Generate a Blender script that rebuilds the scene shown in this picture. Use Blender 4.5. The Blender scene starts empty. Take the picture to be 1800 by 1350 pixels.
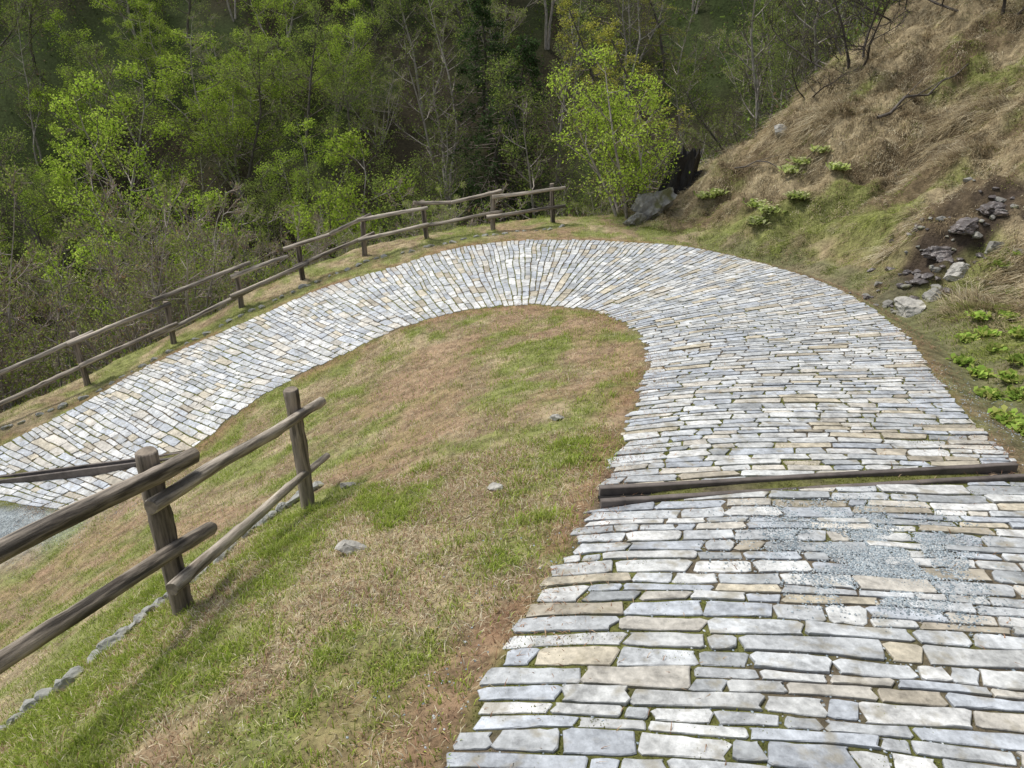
import bpy, math, random, bmesh
import numpy as np
from mathutils import Vector, Quaternion, Matrix, noise
random.seed(7); rng=np.random.default_rng(7)
SC=bpy.context.scene; COL=SC.collection
CZ=1.7; F=1300.0; PITCH=math.radians(24.4); CP,SP=math.cos(PITCH),math.sin(PITCH)
# ---------------------------------------------------------------- camera
cd=bpy.data.cameras.new("camera"); cam=bpy.data.objects.new("camera",cd); COL.objects.link(cam)
cam.location=(0,0,CZ); cam.rotation_euler=(math.pi/2-PITCH,0,0); cd.lens=26; cd.sensor_width=36; cd.clip_end=600; SC.camera=cam
def ray(px,py):
    a=(px-900)/F; b=(py-675)/F
    return np.array([a, CP-b*SP, -SP-b*CP])
def atY(px,py,Y):
    r=ray(px,py); t=Y/r[1]; return np.array([r[0]*t,Y,CZ+r[2]*t])
# ---------------------------------------------------------------- noise
def vn(x,y,seed=0):
    xi=np.floor(x); yi=np.floor(y); fx=x-xi; fy=y-yi
    fx=fx*fx*(3-2*fx); fy=fy*fy*(3-2*fy)
    def h(a,b):
        v=np.sin(a*127.1+b*311.7+seed*74.7)*43758.5453
        return v-np.floor(v)
    return (h(xi,yi)*(1-fx)+h(xi+1,yi)*fx)*(1-fy)+(h(xi,yi+1)*(1-fx)+h(xi+1,yi+1)*fx)*fy
def fbm(x,y,sc,seed=0,o=4):
    t=0;a=.5;s=0
    for k in range(o):
        t=t+a*vn(x*sc*2**k+k*17.3,y*sc*2**k-k*9.1,seed+k); s+=a; a*=.5
    return t/s
def sst(a,b,x):
    t=np.clip((x-a)/(b-a),0,1); return t*t*(3-2*t)
# ---------------------------------------------------------------- path edges  (inner x,y,D, outer x,y,D)
PR=[(-1.0,-4,1.15,1.5,-4.3,1.1),(-.75,-2.5,1.35,1.75,-2.8,1.3),(-.45,-.2,1.67,2.05,-.6,1.62),(-.18,1.5,1.91,2.3,1.2,1.86),(.115,2.38,2.03,2.56,2.2,2.0),
(.447,3.27,2.16,2.80,3.25,2.14),(.75,4.31,2.3,3.1,4.4,2.3),(1.08,5.5,2.47,3.5,5.7,2.46),(1.27,6.4,2.6,4.0,7.17,2.66),
(1.33,7.3,2.72,4.17,8.67,2.78),(1.2,8.2,2.87,4.03,10.25,2.92),(.93,8.8,2.97,3.2,12.1,3.05),(.59,9.17,3.05,2.0,12.86,3.1),
(.25,9.38,3.1,.5,13.1,3.12),(-.1,9.52,3.16,-.5,13.0,3.17),(-.5,9.6,3.23,-1.3,12.8,3.28),(-1.0,9.6,3.33,-1.95,12.4,3.4),
(-1.6,9.42,3.48,-3.25,11.95,3.7),(-2.3,9.2,3.75,-4.1,11.35,3.95),(-2.9,8.98,3.98,-5.0,10.9,4.25),(-3.5,8.65,4.26,-5.7,10.45,4.5),
(-4.0,8.15,4.58,-6.2,9.95,4.72),(-4.55,7.88,4.75,-6.65,9.5,4.9),(-5.1,7.62,5.0,-7.25,8.95,5.1),(-5.45,7.5,5.1,-7.9,8.3,5.35)]
PR=np.array(PR,float)
def cat(P,n=12):
    out=[]
    Q=np.vstack([2*P[0]-P[1],P,2*P[-1]-P[-2]])
    for i in range(1,len(Q)-2):
        for k in range(n):
            t=k/n
            out.append(.5*((2*Q[i])+(-Q[i-1]+Q[i+1])*t+(2*Q[i-1]-5*Q[i]+4*Q[i+1]-Q[i+2])*t*t+(-Q[i-1]+3*Q[i]-3*Q[i+1]+Q[i+2])*t**3))
    out.append(Q[-2]); return np.array(out)
PF=cat(PR)
IN=PF[:,0:2]; OUT=PF[:,3:5]
FP=[(-30,752,9.55,655),(155,678,10.5,582),(305,600,11.4,530),(425,540,12.0,478),(533,490,12.65,428),(641,448,13.3,385),(751,420,13.65,352),(866,402,14.2,340),(972,392,14.6,322)]
FPW=[atY(a,b,Y) for a,b,Y,c in FP]
ctl=[]
for r in PR: ctl+= [(r[0],r[1],r[2]),(r[3],r[4],r[5])]
for w in FPW: ctl.append((w[0],w[1],CZ-w[2]))
ctl+=[(-1.82,3.2,2.84),(-1.53,4.66,3.11),(-2.1,1.7,2.62),(-2.3,0,2.3),(-.6,3.5,2.42),(-.4,5.5,2.82),(.3,7.5,2.92),(-1.3,7.4,3.4),(-2.4,6.6,3.8),(-3.2,7.4,4.25),
(-2.2,3.2,3.1),(-3.6,4.6,4.15),(-4.2,3,4.4),(-6,5,5.5),(-6.5,6.6,5.5),(-8.5,7.8,5.6),(-8.2,5.4,6.1),(-10,6.7,6.1),(-4,0,3.6),(-8,2,6.6),(-3,-4,2.4),(-8,-4,5),(-12,9,6.5),(-9,9.2,5.7),
(5,0,1.7),(6,5,2.35),(7,9,2.8),(6,13,3.05),(3,15,3.1),(10,5,2.4),(10,12,3.1),(0,20,3.4),(10,20,3.2),(-10,18,4.5),(-20,0,11),(-20,14,8),(20,0,1.7),(20,20,3),(0,-10,.3),(-20,-10,9),(20,-10,.6),(-10,24,5),(20,24,3)]
ctl=np.array(ctl,float)
def U(r2): return .5*r2*np.log(r2+1e-12)
n=len(ctl); XY=ctl[:,:2]
K=U(((XY[:,None]-XY[None])**2).sum(-1))+np.eye(n)*.02
Pm=np.hstack([np.ones((n,1)),XY]); A=np.block([[K,Pm],[Pm.T,np.zeros((3,3))]])
sol=np.linalg.solve(A,np.concatenate([-ctl[:,2],[0,0,0]]))
def bench(x,y):
    x=np.clip(x,-20,20); y=np.clip(y,-10,24); z=sol[n]+sol[n+1]*x+sol[n+2]*y
    for i in range(n): z=z+sol[i]*U((x-XY[i,0])**2+(y-XY[i,1])**2)
    return z
def sdist(x,y,L):
    best=np.full(x.shape,1e9); sg=np.ones(x.shape)
    for i in range(len(L)-1):
        ax,ay=L[i]; bx,by=L[i+1]; dx,dy=bx-ax,by-ay
        t=np.clip(((x-ax)*dx+(y-ay)*dy)/(dx*dx+dy*dy),0,1)
        d=np.hypot(x-ax-t*dx,y-ay-t*dy)
        s=np.where((x-ax)*dy-(y-ay)*dx>0,1.,-1.)
        m=d<best-1e-7; best=np.where(m,d,best); sg=np.where(m,s,sg)
    return best*sg
FOOT=cat(np.array([(r[3],r[4]) for r in PR[:12]]+[(2.5,13.1),(1.9,14.0),(1.5,16.5),(1.0,22),(0,30)],float),3)
FOOT=np.vstack([[1.0,-20],FOOT])
BND=cat(np.array([(-30,-4),(-16,5.0),(-11,8.3)]+[(w[0]-.12,w[1]+.45) for w in FPW]+[(2.2,15.4),(3.8,15.8),(6.0,16.2),(8.5,17.4),(13,21),(24,33),(40,55)],float),3)
PATHPOLY=np.vstack([IN[::2],OUT[::-2]])
def pathd(x,y):
    ins=np.zeros(x.shape,bool); best=np.full(x.shape,1e9); m=len(PATHPOLY)
    for i in range(m):
        ax,ay=PATHPOLY[i]; bx,by=PATHPOLY[(i+1)%m]; dx,dy=bx-ax,by-ay
        t=np.clip(((x-ax)*dx+(y-ay)*dy)/(dx*dx+dy*dy+1e-12),0,1)
        best=np.minimum(best,np.hypot(x-ax-t*dx,y-ay-t*dy))
        if ay!=by:
            c=((ay>y)!=(by>y))&(x<(bx-ax)*(y-ay)/(by-ay)+ax); ins^=c
    return np.where(ins,-best,best)
def ground_full(x,y):
    z=bench(x,y)
    near=(np.abs(x)<16)&(y<24)&(y>-6)
    pd=np.full(x.shape,5.0); pd[near]=pathd(x[near],y[near])
    e=sdist(x,y,FOOT)
    fac=.60+.40*sst(2.5,7.6,x)
    fac=np.where(y<9,1,fac+(1-fac)*sst(11,8,y))
    rise=.78*fac*(1-.11*sst(4,7,x)*sst(11,14,y))*np.log1p(np.exp(np.clip((e-.95)*3.5,-30,30)))/3.5
    rise=np.where(e>12,rise*.9,rise)
    hillm=sst(.3,1.6,e)
    z=z+rise-.10*np.exp(-((e-.42)/.22)**2)*sst(14,12,y)
    z=z+hillm*((fbm(x,y,.5,3)-.5)*.9+(fbm(x,y,1.5,5)-.5)*.95+(fbm(x,y,5,6)-.5)*.16)
    d=sdist(x,y,BND); d=-d
    dd=np.maximum(d,0)
    z=z-.95*(np.sqrt(dd*dd+.09)-.3)
    opp=-13.5+.80*(y-23)+(fbm(x,y,.07,11)-.5)*7+(fbm(x,y,.3,12)-.5)*1.2 + .02*np.abs(x)
    k=.8; hm=np.clip(.5+.5*(z-opp)/k,0,1); z=z*hm+opp*(1-hm)+k*hm*(1-hm)
    r=sst(.0,.35,pd)
    z=z+r*((fbm(x,y,.9,21)-.5)*.12+(fbm(x,y,4,22)-.5)*.06)-r*.012
    return z+CZ,pd,e,d
gx=np.arange(-13,15,.06); gy=np.arange(-5,23,.06)
GX,GY=np.meshgrid(gx,gy); GZ,GPD,GE,GD=ground_full(GX.ravel(),GY.ravel())
GZ=GZ.reshape(GX.shape);GPD=GPD.reshape(GX.shape);GE=GE.reshape(GX.shape);GD=GD.reshape(GX.shape)
def samp(G,x,y):
    u=np.clip((np.asarray(x,float)-gx[0])/.06,0,len(gx)-1.001); v=np.clip((np.asarray(y,float)-gy[0])/.06,0,len(gy)-1.001)
    i=u.astype(int); j=v.astype(int); a=u-i; b=v-j
    return (G[j,i]*(1-a)+G[j,i+1]*a)*(1-b)+(G[j+1,i]*(1-a)+G[j+1,i+1]*a)*b
def gz(x,y):
    if -12.9<x<14.8 and -4.9<y<22.8: return float(samp(GZ,x,y))
    return float(ground_full(np.array([float(x)]),np.array([float(y)]))[0][0])
def hit(px,py):
    r=ray(px,py); t=np.linspace(.8,24,2500); X=r[0]*t;Y=r[1]*t;Z=CZ+r[2]*t
    g=samp(GZ,X,Y); b=Z<g
    k=np.argmax(b) if b.any() else np.argmin(np.where((t>6)&(Y<18),Z-g,99))
    return np.array([X[k],Y[k],g[k]])
# ---------------------------------------------------------------- helpers
def mesh_np(name,V,F4=None,F3=None,col=None,mi=None):
    me=bpy.data.meshes.new(name); V=np.asarray(V,np.float32)
    me.vertices.add(len(V)); me.vertices.foreach_set("co",V.ravel())
    loops=[];starts=[];s=0
    for Fk,k in ((F4,4),(F3,3)):
        if Fk is not None and len(Fk):
            Fk=np.asarray(Fk,np.int32); loops.append(Fk.ravel()); starts.append(s+np.arange(len(Fk))*k); s+=Fk.size
    L=np.concatenate(loops); S=np.concatenate(starts)
    me.loops.add(len(L)); me.loops.foreach_set("vertex_index",L)
    me.polygons.add(len(S)); me.polygons.foreach_set("loop_start",S.astype(np.int32))
    if mi is not None: me.polygons.foreach_set("material_index",np.asarray(mi,np.int32))
    me.update(calc_edges=True)
    if col is not None: setcol(me,col)
    return me
def setcol(me,col):
    a=me.color_attributes.new(name="col",type='FLOAT_COLOR',domain='POINT')
    c=np.ones((len(me.vertices),4),np.float32); c[:,:3]=col; a.data.foreach_set("color",c.ravel())
def link(name,me,mats,parent=None,loc=None,smooth=False):
    o=bpy.data.objects.new(name,me); COL.objects.link(o)
    for m in (mats if isinstance(mats,(list,tuple)) else [mats]): me.materials.append(m)
    if parent: o.parent=parent
    if loc is not None: o.location=loc
    if smooth: me.polygons.foreach_set("use_smooth",np.ones(len(me.polygons),bool))
    return o
def tag(o,label=None,cat=None,group=None,kind=None):
    if label:o["label"]=label
    if cat:o["category"]=cat
    if group:o["group"]=group
    if kind:o["kind"]=kind
    return o
def empty(name,loc,label,cat,group=None):
    o=bpy.data.objects.new(name,None); o.empty_display_size=.1; COL.objects.link(o); o.location=loc
    return tag(o,label,cat,group)
# ---------------------------------------------------------------- materials
def newmat(name):
    m=bpy.data.materials.new(name); m.use_nodes=True; nt=m.node_tree; nt.nodes.clear()
    out=nt.nodes.new("ShaderNodeOutputMaterial"); return m,nt,out
def N(nt,t,**k):
    n_=nt.nodes.new(t)
    for a,b in k.items(): setattr(n_,a,b)
    return n_
def surf(name,attr=True,base=(.3,.3,.3),sc=30,lo=.55,hi=1.3,bump=.3,bd=.01,rough=.85,sc2=6,spec=.3,stretch=None,tint=None,rg=.35):
    m,nt,out=newmat(name); L=nt.links.new
    p=N(nt,"ShaderNodeBsdfPrincipled"); p.inputs["Roughness"].default_value=rough; p.inputs["Specular IOR Level"].default_value=spec
    tc=N(nt,"ShaderNodeTexCoord"); co=tc.outputs["Object"]
    if stretch:
        mp=N(nt,"ShaderNodeMapping"); mp.inputs["Scale"].default_value=stretch; L(co,mp.inputs[0]); co=mp.outputs[0]
        oi=N(nt,"ShaderNodeObjectInfo"); L(oi.outputs["Random"],mp.inputs["Location"])
    n1=N(nt,"ShaderNodeTexNoise"); n1.inputs["Scale"].default_value=sc; n1.inputs["Detail"].default_value=6; n1.inputs["Roughness"].default_value=.65; L(co,n1.inputs["Vector"])
    n2=N(nt,"ShaderNodeTexNoise"); n2.inputs["Scale"].default_value=sc2; n2.inputs["Detail"].default_value=4; L(co,n2.inputs["Vector"])
    ad=N(nt,"ShaderNodeMath",operation='ADD'); L(n1.outputs[0],ad.inputs[0]); L(n2.outputs[0],ad.inputs[1])
    mr=N(nt,"ShaderNodeMapRange"); L(ad.outputs[0],mr.inputs[0]); mr.inputs[1].default_value=1-rg; mr.inputs[2].default_value=1+rg; mr.inputs[3].default_value=lo; mr.inputs[4].default_value=hi
    mx=N(nt,"ShaderNodeVectorMath",operation='SCALE')
    if attr:
        at=N(nt,"ShaderNodeAttribute"); at.attribute_name="col"; L(at.outputs["Color"],mx.inputs[0])
    else: mx.inputs[0].default_value=base
    L(mr.outputs[0],mx.inputs["Scale"]); c=mx.outputs[0]
    if tint:
        n3=N(nt,"ShaderNodeTexNoise"); n3.inputs["Scale"].default_value=tint[3]; n3.inputs["Detail"].default_value=5; L(co if (stretch and len(tint)>6) else tc.outputs["Object"],n3.inputs["Vector"])
        r3=N(nt,"ShaderNodeMapRange"); L(n3.outputs[0],r3.inputs[0]); r3.inputs[1].default_value=tint[4]; r3.inputs[2].default_value=tint[4]+.12
        r3.inputs[4].default_value=tint[5] if len(tint)>5 else .8
        mm=N(nt,"ShaderNodeMix",data_type='RGBA'); L(r3.outputs[0],mm.inputs[0]); L(c,mm.inputs[6]); mm.inputs[7].default_value=(*tint[:3],1); c=mm.outputs[2]
    L(c,p.inputs["Base Color"])
    b=N(nt,"ShaderNodeBump"); b.inputs["Strength"].default_value=bump; b.inputs["Distance"].default_value=bd; L(n1.outputs[0],b.inputs["Height"]); L(b.outputs[0],p.inputs["Normal"])
    L(p.outputs[0],out.inputs[0]); return m
def leafmat(name,trans=.35,vary=.35):
    m,nt,out=newmat(name); L=nt.links.new
    at=N(nt,"ShaderNodeAttribute"); at.attribute_name="col"; oi=N(nt,"ShaderNodeObjectInfo")
    mr=N(nt,"ShaderNodeMapRange"); L(oi.outputs["Random"],mr.inputs[0]); mr.inputs[3].default_value=1-vary; mr.inputs[4].default_value=1+vary
    mx=N(nt,"ShaderNodeVectorMath",operation='SCALE'); L(at.outputs["Color"],mx.inputs[0]); L(mr.outputs[0],mx.inputs["Scale"])
    d=N(nt,"ShaderNodeBsdfDiffuse"); t=N(nt,"ShaderNodeBsdfTranslucent"); L(mx.outputs[0],d.inputs[0]); L(mx.outputs[0],t.inputs[0])
    ms=N(nt,"ShaderNodeMixShader"); ms.inputs[0].default_value=trans; L(d.outputs[0],ms.inputs[1]); L(t.outputs[0],ms.inputs[2]); L(ms.outputs[0],out.inputs[0]); return m
M_ground=surf("ground_soil",sc=38,lo=.35,hi=1.6,bump=.9,bd=.03,sc2=9,rough=.95,spec=.1)
M_stone=surf("paving_stone",sc=34,lo=.48,hi=1.34,bump=.8,bd=.008,sc2=8,rough=.55,spec=.4,tint=(.26,.23,.16,11,.56,.6),rg=.3)
M_gravel=surf("gravel_chips",sc=60,lo=.8,hi=1.2,bump=.2,rough=.7)
M_blade=leafmat("grass_blades",.3,0)
M_leaf=leafmat("leaves",.4,.22)
M_wood=surf("weathered_log",attr=False,base=(.27,.23,.185),sc=6,lo=.2,hi=1.8,bump=.9,bd=.012,sc2=1.6,rough=.7,stretch=(6,6,.5),tint=(.035,.026,.02,4,.56,.9,1),rg=.22)
M_wood2=surf("pale_weathered_log",attr=False,base=(.40,.35,.285),sc=6,lo=.25,hi=1.6,bump=.9,bd=.012,sc2=1.6,rough=.7,stretch=(6,6,.5),tint=(.06,.042,.03,4,.57,.85,1),rg=.22)
M_wood3=surf("brown_weathered_log",attr=False,base=(.29,.25,.20),sc=6,lo=.25,hi=1.7,bump=.9,bd=.012,sc2=1.6,rough=.7,stretch=(6,6,.5),tint=(.05,.036,.027,4,.55,.85,1),rg=.22)
M_post=surf("dark_post_wood",attr=False,base=(.18,.15,.12),sc=6,lo=.25,hi=1.9,bump=.8,bd=.01,sc2=1.6,rough=.8,stretch=(6,6,.45),tint=(.035,.03,.02,4,.56,.85,1),rg=.22)
M_end=surf("cut_log_end",attr=False,base=(.24,.2,.155),sc=30,lo=.4,hi=1.4,bump=.4,rough=.9)
M_drain=surf("drain_timber",attr=False,base=(.10,.085,.075),sc=10,lo=.4,hi=2.0,bump=.5,bd=.006,sc2=3,rough=.7)
M_slot=surf("drain_bed_black",attr=False,base=(.012,.010,.009),sc=30,lo=.5,hi=1.6,bump=.3)  # near-black colour keeps the gap between the beams dark
M_bark=surf("bark",attr=False,base=(.30,.265,.225),sc=12,lo=.5,hi=1.6,bump=.5,bd=.01,stretch=(2,2,.6))
M_barkd=surf("dark_bark",attr=False,base=(.10,.085,.07),sc=12,lo=.5,hi=1.6,bump=.5,bd=.01,stretch=(2,2,.6))
M_twig=surf("twig_bark",attr=False,base=(.28,.23,.19),sc=3,lo=.6,hi=1.5,bump=0)
M_twigd=surf("dark_twig_bark",attr=False,base=(.14,.115,.092),sc=3,lo=.6,hi=1.5,bump=0)
M_black=surf("blackish_bark",attr=False,base=(.055,.046,.038),sc=12,lo=.5,hi=1.6,bump=.3,bd=.01)
M_rock=surf("granite",attr=False,base=(.27,.26,.23),sc=9,lo=.35,hi=1.5,bump=1,bd=.04,sc2=3,rough=.85,tint=(.11,.11,.03,3.5,.50,.85))
M_edge=surf("edging_granite",attr=False,base=(.34,.34,.31),sc=14,lo=.5,hi=1.4,bump=.7,bd=.02,sc2=5,rough=.85,tint=(.17,.16,.06,7,.48,.85))
M_rockp=surf("pale_rock",attr=False,base=(.46,.44,.39),sc=14,lo=.45,hi=1.3,bump=.9,bd=.03,sc2=4,rough=.85,tint=(.14,.13,.06,5,.56,.8))
M_rockd=surf("wet_rock",attr=False,base=(.10,.085,.078),sc=9,lo=.5,hi=1.8,bump=.9,bd=.03,sc2=3,rough=.35,spec=.6)
M_char=surf("charred_wood",attr=False,base=(.016,.014,.013),sc=9,lo=.4,hi=2.2,bump=1,bd=.03,sc2=4,rough=.5,stretch=(3,3,.7))
# ---------------------------------------------------------------- terrain sheet
SEEP=[hit(1780,320),hit(1715,390),hit(1655,440),hit(1605,490),hit(1560,530)]
SEEP=np.array([s_[:2] for s_ in SEEP]); GRV=hit(0,935)
def seepw(x,y): return np.clip(1.7*np.exp(-(np.abs(sdist(x+(fbm(x,y,2,63)-.5)*1.4,y+(fbm(x,y,2,64)-.5)*1.4,SEEP))/.36)**2)*(.15+1.4*fbm(x,y,5,57)),0,1)
def gravw(x,y): return np.clip(1.8*np.exp(-(((x-GRV[0]+.3)/1.1)**2+((y-GRV[1])/.5)**2))*(.6+.8*fbm(x,y,3,58)),0,1)
def axis(a,b,st,lo,hi,g=1.12):
    c=list(np.arange(a,b,st)); s=st; v=c[-1]
    while v<hi: s=min(s*g,2.5); v+=s; c.append(v)
    s=st; v=c[0]; pre=[]
    while v>lo: s=min(s*g,3); v-=s; pre.append(v)
    return np.array(pre[::-1]+c)
tx=axis(-9,9.5,.07,-120,120); ty=axis(-1,18,.07,-60,125)
TX,TY=np.meshgrid(tx,ty); X=TX.ravel();Y=TY.ravel()
Z,PD,E,D=ground_full(X,Y)
def mixc(a,b,t): return a*(1-t[:,None])+np.asarray(b)[None]*t[:,None]
def ground_col(X,Y,PD,E,D):
    c=np.tile(np.array([.25,.19,.115]),(len(X),1))
    g=sst(.42,.6,.3*fbm(X,Y,.8,31)+.7*fbm(X,Y,3.2,33)+.08*sst(.9,.2,PD)); s=sst(.45,.62,fbm(X,Y,2.6,35))
    c=mixc(c,(.38,.31,.19),s*.8); c=mixc(c,(.18,.21,.06),g*.8)
    lit=sst(.40,.02,PD)*sst(.33,.55,fbm(X,Y,2.3,41)); c=mixc(c,(.25,.15,.09),lit*.8)
    lit2=sst(.56,.68,fbm(X,Y,1.1,43)); c=mixc(c,(.30,.20,.13),lit2*.7)
    h=sst(.5,1.4,E)*(D<.3)
    hc=np.tile(np.array([.28,.225,.135]),(len(X),1)); hc=mixc(hc,(.15,.17,.045),sst(.48,.64,fbm(X,Y,.9,51)+.16*sst(2.2,.7,E))*.8); hc=mixc(hc,(.14,.105,.06),sst(.52,.66,fbm(X,Y,1.3,55)))
    c=c*(1-h[:,None])+hc*h[:,None]
    c=mixc(c,(.06,.045,.032),seepw(X,Y)*(E>.3))
    di=sst(.45,.3,np.abs(E-.42))*sst(13.5,12,Y); c=mixc(c,(.13,.125,.07),di*.7)
    c=mixc(c,(.32,.35,.35),gravw(X,Y))
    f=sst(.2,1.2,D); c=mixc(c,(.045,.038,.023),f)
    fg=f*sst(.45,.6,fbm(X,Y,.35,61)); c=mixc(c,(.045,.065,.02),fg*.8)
    j=sst(.06,-.03,PD); jc=np.tile(np.array([.14,.115,.08]),(len(X),1)); jc=mixc(jc,(.14,.15,.04),sst(.38,.52,fbm(X,Y,2.0,71))*.85)
    return c*(1-j[:,None])+jc*j[:,None]
tc_=ground_col(X,Y,PD,E,D)
nx,ny=len(tx),len(ty); idx=np.arange(nx*ny).reshape(ny,nx)
F4=np.stack([idx[:-1,:-1],idx[:-1,1:],idx[1:,1:],idx[1:,:-1]],-1).reshape(-1,4)
tag(link("ground",mesh_np("ground",np.stack([X,Y,Z],1),F4,col=tc_),M_ground,smooth=True),kind="structure")
# ---------------------------------------------------------------- paving
DR=[(hit(1050,886)[:2],hit(1790,836)[:2]),(hit(-60,847)[:2],hit(335,797)[:2])]
seg=.5*(np.hypot(*np.diff(IN,axis=0).T)+np.hypot(*np.diff(OUT,axis=0).T))
S=np.concatenate([[0],np.cumsum(seg)]); ST=S[-1]
def IO(s,v):
    s=min(max(s,0),ST); k=min(int(np.searchsorted(S,s,side='right'))-1,len(S)-2); t=(s-S[k])/(S[k+1]-S[k])
    a=IN[k]+(IN[k+1]-IN[k])*t; b=OUT[k]+(OUT[k+1]-OUT[k])*t
    return a[0]+(b[0]-a[0])*v, a[1]+(b[1]-a[1])*v
PV=[];PFc=[];PC=[]
pal=[((.48,.495,.50),5),((.54,.545,.53),5),((.42,.445,.475),4.5),((.53,.50,.44),3),((.50,.45,.35),1.5),((.37,.385,.39),1.8),((.60,.60,.58),2.8),((.39,.35,.28),.7)]
pw=np.array([p[1] for p in pal]);pw=pw/pw.sum()
def stone(fA,fB,v0,v1,L,W):
    j=lambda s: random.gauss(0,s)
    g=abs(random.gauss(.002,.002))+.002; ga=g/L; gb=min(g/W,.05); cr=random.uniform(.04,.18)*W/L; cb=random.uniform(.08,.26)
    na=3 if L<.2 else 6
    pts=[]; a0=ga;a1=1-ga;b0=gb;b1=1-gb
    q1=random.random()*6; amp=random.uniform(.0,.05); s1=random.uniform(-.3,.3)*W/L; s2=random.uniform(-.3,.3)*W/L
    tb_=random.uniform(0,.10) if random.random()<.3 else 0
    for i in range(na+1):
        u=i/na; a=a0+cr+(a1-a0-2*cr)*u; pts.append((a+j(.012),b0+abs(j(.024))+amp*(1+math.sin(u*5+q1))*.5+tb_*u))
    pts.append((a1-random.uniform(0,.012)+s1*.5,b0+cb)); pts.append((a1-random.uniform(0,.015)-s1*.5,b1-cb))
    for i in range(na+1):
        u=i/na; a=a1-cr-(a1-a0-2*cr)*u; pts.append((a+j(.012),b1-abs(j(.024))-amp*(1+math.sin(u*6+q1*2))*.5-tb_*(1-u)*.6))
    pts.append((a0+random.uniform(0,.015)+s2*.5,b1-cb)); pts.append((a0+random.uniform(0,.015)-s2*.5,b0+cb))
    P=[]
    for a,b in pts:
        v=v0+(v1-v0)*a; A_=fA(v);B_=fB(v); P.append(IO(A_+(B_-A_)*b,v))
    P=np.array(P); c=P.mean(0); k=len(P)
    for (d0,d1) in DR:
        dd=d1-d0; LL=np.linalg.norm(dd); u=dd/LL; nn=np.array([-u[1],u[0]]); t=((c-d0)@u)/LL
        if -.02<t<1.02:
            sd_=(P-d0)@nn; sc_=(c-d0)@nn
            if abs(sc_)<.05 : return
            if abs(sc_)<.4:
                sg=1 if sc_>0 else -1
                lim=.082; bad=(sd_*sg)<lim
                if bad.any():
                    if ((sd_*sg).max()-lim)<.03: return
                    P[bad]=P[bad]+nn*(sg*lim-sd_[bad])[:,None]
    c=P.mean(0)
    zg=samp(GZ,P[:,0],P[:,1]); h=random.gauss(.009,.0022)
    d=c-P; dn=np.linalg.norm(d,axis=1,keepdims=True)+1e-6
    tl=np.array([j(.010),j(.010)]); zt=zg+h+((P-c)@tl)
    T=P+d/dn*np.minimum(.002+.004*rng.random((k,1)),dn*.3)
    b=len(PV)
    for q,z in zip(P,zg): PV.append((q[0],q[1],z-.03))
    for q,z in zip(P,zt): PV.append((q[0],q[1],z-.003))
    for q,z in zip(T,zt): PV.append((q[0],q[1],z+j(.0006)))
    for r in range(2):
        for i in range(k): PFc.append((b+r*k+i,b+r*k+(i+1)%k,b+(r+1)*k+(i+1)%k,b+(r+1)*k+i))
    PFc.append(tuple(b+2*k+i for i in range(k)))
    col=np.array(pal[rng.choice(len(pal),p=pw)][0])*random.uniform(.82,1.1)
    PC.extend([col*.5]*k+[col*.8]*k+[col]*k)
def course(fA,fB,v,lev):
    first=True
    while v<.995:
        s=.5*(fA(v)+fB(v)); p=IO(fA(v),v); q=IO(fB(v),v); W=math.hypot(p[0]-q[0],p[1]-q[1])
        a=IO(s,0);b=IO(s,1); CW=math.hypot(a[0]-b[0],a[1]-b[1])
        if W>.132 and lev<3:
            o=random.uniform(-.10,.10); ph=random.random()*9
            fM=lambda x:fA(x)+(fB(x)-fA(x))*(.5+o+.05*math.sin(x*14+ph))
            course(fA,fM,v,lev+1); course(fM,fB,v,lev+1); return
        L=min(max(random.gauss(.27,.095),.10),.50)*(.85 if W<.08 else 1); dv=L/CW; v1=v+dv
        if (1-v1)*CW<.13: v1=1+random.uniform(-.02,.04)/CW; L=(v1-v)*CW
        vs=v+(random.uniform(-.05,.03)/CW if (first and v==0) else 0)
        stone(fA,fB,vs,v1,L,max(W,.04)); v=v1; first=False
def mkline(s0,i,amp):
    ph=random.random()*6;ph2=random.random()*6
    return lambda v:s0+amp*(math.sin(v*7+ph)*.6+math.sin(v*21+ph2)*.6)
s=0;lines=[]
while s<ST:
    lines.append(s)
    a=IO(s,0);b=IO(s+.05,0);c=IO(s,1);d=IO(s+.05,1)
    m=min(math.hypot(a[0]-b[0],a[1]-b[1]),math.hypot(c[0]-d[0],c[1]-d[1]))/.05
    s+=random.uniform(.070,.124)/max(m,.3)
fs=[mkline(s0,i,.012) for i,s0 in enumerate(lines)]
for i in range(len(fs)-1): course(fs[i],fs[i+1],0,0)
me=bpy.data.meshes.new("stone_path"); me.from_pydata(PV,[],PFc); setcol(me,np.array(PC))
tag(link("stone_path",me,M_stone),kind="structure")
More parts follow.
